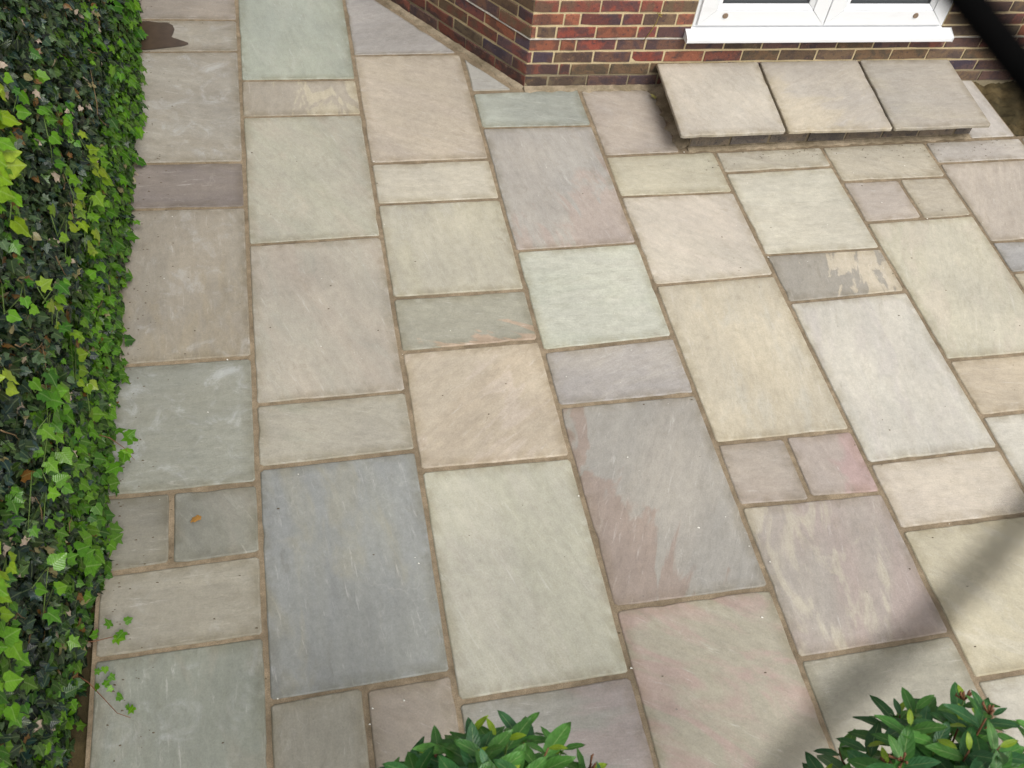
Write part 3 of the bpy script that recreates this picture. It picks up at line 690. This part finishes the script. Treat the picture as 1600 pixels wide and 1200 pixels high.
def sn(y, z, f=1.0, s=0.0):      # cheap smooth noise in [-1,1]
    return (np.sin(y * 3.1 * f + z * 1.7 * f + s) * np.sin(z * 4.3 * f - y * 1.3 * f + 2 * s) + .6 * np.sin(y * 7.7 * f + 3 * s) * np.sin(z * 8.9 * f + s) + .4 * np.sin(y * 15.1 * f - z * 11 * f + s)) / 1.6

# ------------------------------------------------------------------ hedge
hedge = tag(empty('hedge', (-.9, -1.2, -.04)), 'tall clipped hedge overgrown with dark and bright green ivy along the patio', 'hedge')
HO = np.array([.9, 1.2, .04])
def fx(y, z):
    """the face of the hedge (world x) at y, z"""
    x = -.54 - .03 * z ** 2 + .022 * sn(y, z, 1.0, .4) + .014 * sn(y, z, 2.7, 2)
    rec = np.clip((-2.45 - y) / .5, 0, 1) * np.clip(1 - z / .7, 0, 1)
    bul = np.exp(-((y + .25) / 1.1) ** 2) * np.clip(1 - z, 0, 1) * .035
    x = x - .075 * rec + bul
    return x - .5 * np.clip(z - 1.75, 0, 1) ** 1.2
# dark inner growth
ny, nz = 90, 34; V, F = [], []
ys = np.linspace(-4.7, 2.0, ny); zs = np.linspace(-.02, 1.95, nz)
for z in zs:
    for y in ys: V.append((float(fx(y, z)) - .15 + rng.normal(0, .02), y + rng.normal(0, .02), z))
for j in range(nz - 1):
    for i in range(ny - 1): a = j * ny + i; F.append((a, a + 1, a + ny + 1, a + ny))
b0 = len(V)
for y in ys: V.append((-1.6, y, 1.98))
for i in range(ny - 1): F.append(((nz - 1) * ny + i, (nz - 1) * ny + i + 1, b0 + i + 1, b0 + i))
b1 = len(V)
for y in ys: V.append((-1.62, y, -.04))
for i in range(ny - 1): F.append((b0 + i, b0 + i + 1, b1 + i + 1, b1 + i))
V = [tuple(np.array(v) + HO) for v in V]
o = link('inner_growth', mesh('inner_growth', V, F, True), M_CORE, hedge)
C_DARK = np.array([lin(40, 62, 44), lin(28, 50, 34), lin(52, 74, 40), lin(34, 56, 52), lin(60, 84, 36), lin(24, 40, 30), lin(70, 92, 60)]) * 1.0
C_MID = np.array([lin(92, 150, 22), lin(80, 138, 20), lin(106, 164, 28), lin(62, 118, 22), lin(118, 172, 34)]) * .62
C_NEW = np.array([lin(168, 206, 40), lin(150, 196, 36), lin(186, 214, 60), lin(128, 186, 34)]) * .78
def face_normals(y, z):
    e = .02; dx_dy = (fx(y + e, z) - fx(y - e, z)) / (2 * e); dx_dz = (fx(y, z + e) - fx(y, z - e)) / (2 * e)
    n_ = np.stack([np.ones_like(y), -dx_dy, -dx_dz], 1); return n_ / np.linalg.norm(n_, axis=1)[:, None]
def scatter(N_, depth, szlo, szhi, bright):
    y = rng.uniform(-4.6, 1.9, N_); z = rng.uniform(-.02, 1.98, N_) 
    if bright:
        pr = np.clip((.56 - z + .20 * sn(y, z, 1.2, 5)) / .16, 0, 1) * .95
        low = np.clip((-2.15 - y) / .5, 0, 1); pr = pr * (1 - .70 * low)
        cl = (sn(y, z, 1.5, 1.2) > .34) * .30; cl2 = (sn(y, z, 1.3, 3.3) > .25) * .45 * low
        pr = np.maximum(pr, np.maximum(cl, cl2)); k = rng.random(N_) < pr; y, z = y[k], z[k]; N_ = len(y)
    d = rng.random(N_) ** 1.3 * depth
    x = fx(y, z) - d + (.01 if bright else 0)
    nr = face_normals(y, z) + rng.normal(0, .42 if bright else .65, (N_, 3)) + np.array([.1, -.05, .45])
    tip = np.tile(np.array([.25, 0, -1.0]), (N_, 1)) + rng.normal(0, .45 if bright else .8, (N_, 3))
    X, Y, Z = leaf_frames(N_, nr, tip)
    s = rng.uniform(szlo, szhi, N_)
    return np.stack([x, y, z], 1) + HO, X, Y, Z, s, y, z
# the dark old leaves
for k, (tk, N_) in enumerate(((0, 26000), (1, 18000), (2, 22000))):
    P, X, Y, Z, s, y, z = scatter(N_, .12, .018, .042, False)
    c = C_DARK[rng.integers(0, len(C_DARK), len(P))] * rng.uniform(.35, 1.5, (len(P), 1))
    odd = rng.random(len(P)); c[odd < .035] = np.array(lin(150, 140, 96)) * .8; c[odd < .014] = np.array(lin(200, 180, 160)) * .8; c[(odd > .97)] = np.array(lin(120, 84, 40)) * .8
    leaf_mesh('foliage', ivy_template(tk), P, X, Y, Z, s, c, M_IVY, hedge)
for k, (tk, N_) in enumerate(((0, 24000), (1, 20000))):
    P, X, Y, Z, s, y, z = scatter(N_, .07, .020, .048, True)
    c = C_MID[rng.integers(0, len(C_MID), len(P))] * rng.uniform(.30, 1.1, (len(P), 1))
    leaf_mesh('foliage', ivy_template(tk), P, X, Y, Z, s, c, M_IVY, hedge)
# top of the hedge
N_ = 5000; y = rng.uniform(-4.6, 1.9, N_); x = rng.uniform(-1.6, -.62, N_); P = np.stack([x, y, 1.97 + rng.normal(0, .03, N_)], 1)
X, Y, Z = leaf_frames(N_, np.array([[0, 0, 1.0]]) + rng.normal(0, .4, (N_, 3)), rng.normal(0, 1, (N_, 3)))
leaf_mesh('foliage', ivy_template(0), P + HO, X, Y, Z, rng.uniform(.04, .08, N_), C_DARK[rng.integers(0, 7, N_)] * rng.uniform(.7, 1.3, (N_, 1)), M_IVY, hedge)
# thin stems and bare twigs in the face
for i in range(34):
    y0, z0 = rng.uniform(-3.3, .5), rng.uniform(.1, 1.6); L = rng.uniform(.06, .2); a = rng.uniform(0, 6.28); p = []
    for q in range(5):
        yy = y0 + math.cos(a) * L * q / 4 + rng.normal(0, .006); zz = z0 + math.sin(a) * L * q / 4 + rng.normal(0, .006); p.append((float(fx(yy, zz)) + .012 + HO[0], yy + HO[1], zz + HO[2]))
    v, f = tube(p, [.0022, .002, .0017, .0014, .001], 4)
    link('twig', mesh('twig', v, f, True), mat_twig if i else (mat_twig := mat_simple('twig', lin(112, 92, 66), .8, .2, 60, .3)), hedge)
# bright hanging sprigs with large leaves, each leaf its own part
LEAF3 = single_leaf('leaf', ivy_template(3), M_IVY1); LEAF0, LEAF1 = single_leaf('leaf', ivy_template(0), M_IVY1), single_leaf('leaf', ivy_template(1), M_IVY1)
SPR = [(-1.68, 1.44, 2, .075), (-1.48, 1.26, 0, .062), (-1.73, 1.37, 2, .085), (-1.80, 1.36, 2, .09), (-1.89, 1.34, 2, .085), (-1.90, 1.29, 1, .08), (-1.35, 1.04, 0, .055), (-1.11, .90, 0, .05), (-1.06, .72, 1, .062), (-1.05, .62, 1, .07), (-1.37, .82, 1, .065),
       (-1.28, .66, 1, .075), (-1.58, .85, 1, .062), (-1.41, .63, 1, .07), (-2.16, 1.12, 0, .06), (-1.91, .83, 0, .062), (-1.99, .88, 1, .06), (-2.29, .89, 1, .078), (-2.30, .78, 1, .08), (-2.26, .72, 1, .075), (-2.44, .78, 1, .062), (-2.47, .69, 1, .06),
       (-2.58, .76, 0, .05), (-2.48, 1.18, 2, .07), (-2.95, .93, 1, .075), (-2.82, .62, 1, .062), (-2.91, .92, 2, .06), (-3.05, .99, 1, .085), (-3.11, .92, 1, .085), (-3.28, .91, 1, .085), (-3.22, .83, 1, .08), (-1.94, .58, 1, .065), (-1.96, .39, 1, .062), (-2.57, .40, 0, .08), (-3.02, 1.0, 2, .07)]
nl = 0
for (y0, z0, br, sz) in SPR:
    n_ = 5; pts = []; sz *= .72 if y0 < -2.85 else 1
    for i in range(n_):
        yy = y0 + rng.normal(0, .045); zz = z0 + .08 - .044 * i + rng.normal(0, .012); xx = float(fx(yy, zz)) + .035 + .012 * math.sin(i)
        pts.append((xx + HO[0] - .01, yy + HO[1], zz + HO[2]))
        nr = np.array([[1.0, -.25, .75]]) + rng.normal(0, .28, (1, 3)); tp = np.array([[.3, rng.normal(0, .6), -1.0]])
        X, Y, Z = leaf_frames(1, nr, tp); pal = (C_MID * 1.1, C_MID * 1.0 if y0 < -2.2 else C_NEW * .55, C_NEW * .80)[br]; c = pal[rng.integers(0, len(pal))] * rng.uniform(.85, 1.15)
        place_leaf(LEAF3 if br == 2 or rng.random() < .35 else (LEAF0 if rng.random() < .6 else LEAF1), np.array([xx, yy, zz]) + HO, X[0], Y[0], Z[0], sz * rng.uniform(.42, .88), c, hedge); nl += 1
    v, f = tube(pts, [.0018] * 5, 4); link('stem', mesh('stem', v, f, True), M_GREENSTEM, hedge)
for i in range(120):                       # large single leaves along the bright lower face
    yy = rng.uniform(-2.6, .9); zz = rng.uniform(.02, .55) * (1 if yy > -2 else .8); xx = float(fx(yy, zz)) + .03
    X, Y, Z = leaf_frames(1, np.array([[1.0, -.15, .7]]) + rng.normal(0, .3, (1, 3)), np.array([[.3, rng.normal(0, .6), -1.0]]))
    place_leaf(LEAF0 if rng.random() < .6 else LEAF1, np.array([xx, yy, zz]) + HO, X[0], Y[0], Z[0], rng.uniform(.032, .060), C_MID[rng.integers(0, 5)] * rng.uniform(.55, 1.1), hedge)
# three shoots creeping out over the slabs
def creeper(path, leaves, sz):
    v, f = tube([np.array(p) + HO for p in path], list(np.linspace(.0022, .0009, len(path))), 5); s_ = link('shoot', mesh('shoot', v, f, True), M_REDSTEM, hedge)
    for (x, y, z, c) in leaves:
        X, Y, Z = leaf_frames(1, np.array([[.2, 0, 1.0]]) + rng.normal(0, .4, (1, 3)), rng.normal(0, 1, (1, 3)))
        place_leaf(LEAF0 if rng.random() < .5 else LEAF1, np.array([x, y, z]) + HO, X[0], Y[0], Z[0], sz * rng.uniform(.8, 1.25), np.array(c), s_)
g1, g2 = C_MID[0], C_NEW[3] * .7
creeper([(-.60, -2.80, .05), (-.55, -2.84, .045), (-.50, -2.90, .04), (-.46, -2.95, .035), (-.42, -2.97, .03)], [(-.53, -2.81, .05, g1), (-.50, -2.80, .055, g2), (-.485, -2.83, .05, g1), (-.50, -2.86, .05, g1), (-.475, -2.87, .05, g2), (-.46, -2.90, .05, g1), (-.43, -2.93, .04, g1), (-.41, -2.94, .04, g2), (-.52, -2.87, .05, g1)], .026)
creeper([(-.62, -2.70, .05), (-.54, -2.70, .04), (-.48, -2.69, .035), (-.44, -2.68, .03)], [(-.49, -2.66, .05, g1), (-.445, -2.65, .05, g1), (-.45, -2.68, .04, g1), (-.48, -2.70, .04, g2), (-.53, -2.68, .05, g1)], .032)
creeper([(-.58, -1.96, .20), (-.50, -1.98, .17), (-.45, -2.02, .15), (-.42, -2.06, .13)], [(-.48, -1.96, .18, g1), (-.44, -1.98, .17, g1), (-.42, -2.0, .16, g1), (-.45, -2.04, .15, g1), (-.47, -2.08, .13, g1), (-.43, -2.04, .14, g2)], .05)
# fallen leaf
fl = single_leaf('fallen_leaf', ivy_template(2), mat_simple('dry_leaf', lin(176, 130, 66, .8), .7, .3, 60, .35)); o = link('fallen_leaf', fl, None, None, (-.21, -2.25, .008), (.25, .3, 2.4)); o.scale = (.045, .045, .06)
tag(o, 'small curled orange leaf lying on a small slab near the hedge', 'leaf')

# ------------------------------------------------------------------ bay shrubs in the foreground
BAY = [single_leaf('leaf', bay_template(k), M_BAY) for k in (0, 1.3, 2.9)]
def shrub(name, cen, rad, n_shoots, label, seed, visible_cap):
    r = np.random.default_rng(seed); root = tag(empty(name, (cen[0], cen[1], -.045)), label, 'shrub', 'evergreen shrubs below the camera')
    O = np.array([-cen[0], -cen[1], .045]); C = np.array(cen)
    v, f = tube([(0, 0, 0), (.01, .01, .35), (0, -.01, .7), (.01, 0, cen[2] - .1)], [.016, .014, .011, .007], 7); link('trunk', mesh('trunk', v, f, True), M_BARK, root)
    cnt = 0; bulk = []
    for s in range(n_shoots):
        th = r.uniform(0, 2 * math.pi); ph = math.acos(r.uniform(-.25, 1)); dirv = np.array([math.sin(ph) * math.cos(th), math.sin(ph) * math.sin(th), math.cos(ph)])
        tip = C + dirv * np.array(rad) * r.uniform(.86, 1.05); base = C + dirv * np.array(rad) * .25 - np.array([0, 0, .12])
        up = dirv * .7 + np.array([0, 0, .8]); up /= np.linalg.norm(up)
        mid = (base + tip) / 2 - up * .02
        pts = [base + O, mid + O, tip - up * .03 + O, tip + O]
        v, f = tube(pts, [.004, .003, .0022, .0014], 5); link('stem', mesh('stem', v, f, True), M_REDSTEM if s % 2 else M_GREENSTEM, root)
        nlv = r.integers(7, 11)
        for k in range(nlv):
            t_ = k / (nlv - 1); a = k * 2.4 + r.uniform(0, 1); h = tip - up * (.10 * (1 - t_)) 
            sx = np.cross(up, [0, 1, .1]); sx /= np.linalg.norm(sx); sy = np.cross(up, sx)
            outv = sx * math.cos(a) + sy * math.sin(a); lift = .25 + .9 * t_ ** 2
            yv = outv + up * lift + r.normal(0, .12, 3); nr = up - outv * lift * .6 + r.normal(0, .12, 3)
            X, Y, Z = leaf_frames(1, nr[None], yv[None]); sz = r.uniform(.066, .112) * (1 - .55 * t_ ** 3)
            if t_ > .9 and r.random() < .55: c = np.array(lin(150, 180, 40)) * .75
            else: c = np.array([lin(62, 112, 42), lin(48, 98, 44), lin(74, 124, 48), lin(56, 104, 60)][r.integers(0, 4)]) * r.uniform(.75, 1.15)
            inview = h[1] > visible_cap and h[2] > cen[2] - .05
            if inview and cnt < 290: place_leaf(BAY[r.integers(0, 3)], h + O, X[0], Y[0], Z[0], sz, c, root); cnt += 1
            else: bulk.append((h + O, X[0], Y[0], Z[0], sz, c))
        if r.random() < .35:                                    # bud cluster
            for q in range(6):
                bp = tip + up * .012 + r.normal(0, .008, 3) + O
                v, f = tube([tip + O, bp, bp + up * .006], [.001, .003, .0012], 5); link('bud', mesh('bud', v, f, True), M_REDSTEM, root)
    if bulk:
        g = [np.array(a) for a in zip(*bulk)]; leaf_mesh('foliage', bay_template(0), g[0], g[1], g[2], g[3], g[4], g[5], M_BAYM, root)
    return root
shrub('evergreen_shrub', (.495, -3.765, 1.11), (.27, .225, .34), 84, 'bushy evergreen with pointed glossy leaves at the bottom middle', 3, -3.86)
shrub('evergreen_shrub', (1.42, -3.90, 1.15), (.31, .24, .34), 64, 'dark evergreen with pointed leaves in the lower right corner', 8, -3.98)

# dry stem stuck to the wall by the doors, sprout by the step
v, f = tube([(2.13, .205, .30), (2.15, .19, .36), (2.17, .185, .42), (2.175, .18, .47)], [.002, .0025, .002, .001], 5)
o = link('dry_weed', mesh('dry_weed', v, f, True), mat_simple('straw', lin(150, 130, 50, .8), .8)); tag(o, 'thin yellow brown weed stem hanging on the bricks left of the doors', 'weed')
for a in (.4, 1.3, 2.2, -.4):
    v, f = tube([(2.172, .182, .465), (2.172 + .02 * math.cos(a), .178, .465 + .02 * math.sin(a))], [.0015, .0025], 4)
    link('tuft', mesh('tuft', v, f, True), bpy.data.materials['straw'], o)
LS = single_leaf('yellow_sprout', ivy_template(1), mat_simple('yellow_leaf', lin(190, 185, 110, .8), .7, .3, 60, .2))
o = link('yellow_leaf', LS, None, None, (2.235, .10, .012), (.3, .2, 1.0)); o.scale = (.04, .04, .04); tag(o, 'pale yellow leaf lying in the gap beside the step', 'leaf')

# ------------------------------------------------------------------ black cord hanging just in front of the window the picture was taken from
cpx = [(1250, -420, .27), (1380, -200, .26), (1450, -85, .16), (1512, 0, .155), (1568, 72, .155), (1630, 150, .155), (1686, 300, .14), (1725, 450, .125), (1728, 600, .11), (1690, 700, .095), (1618, 780, .092), (1548, 872, .090), (1460, 962, .088), (1345, 1060, .086), (1225, 1190, .084), (1140, 1330, .076), (1080, 1480, .076)]
P_ = []
for x, y, d in cpx: P_.append(CAM + d * (cx * ((x - 800) / FPX) + cy * ((y - 600) / FPX) + cz))
rad_ = np.interp(range(len(P_)), [0, 5, 10, 16], [.0035, .0034, .0011, .00078])
v, f = tube(P_, list(rad_), 8)
me = mesh('black_cord', v, f, True); o = link('black_cord', me, M_CORD)
tag(o, 'blurred black cord curving close in front of the lens at the right', 'cord')
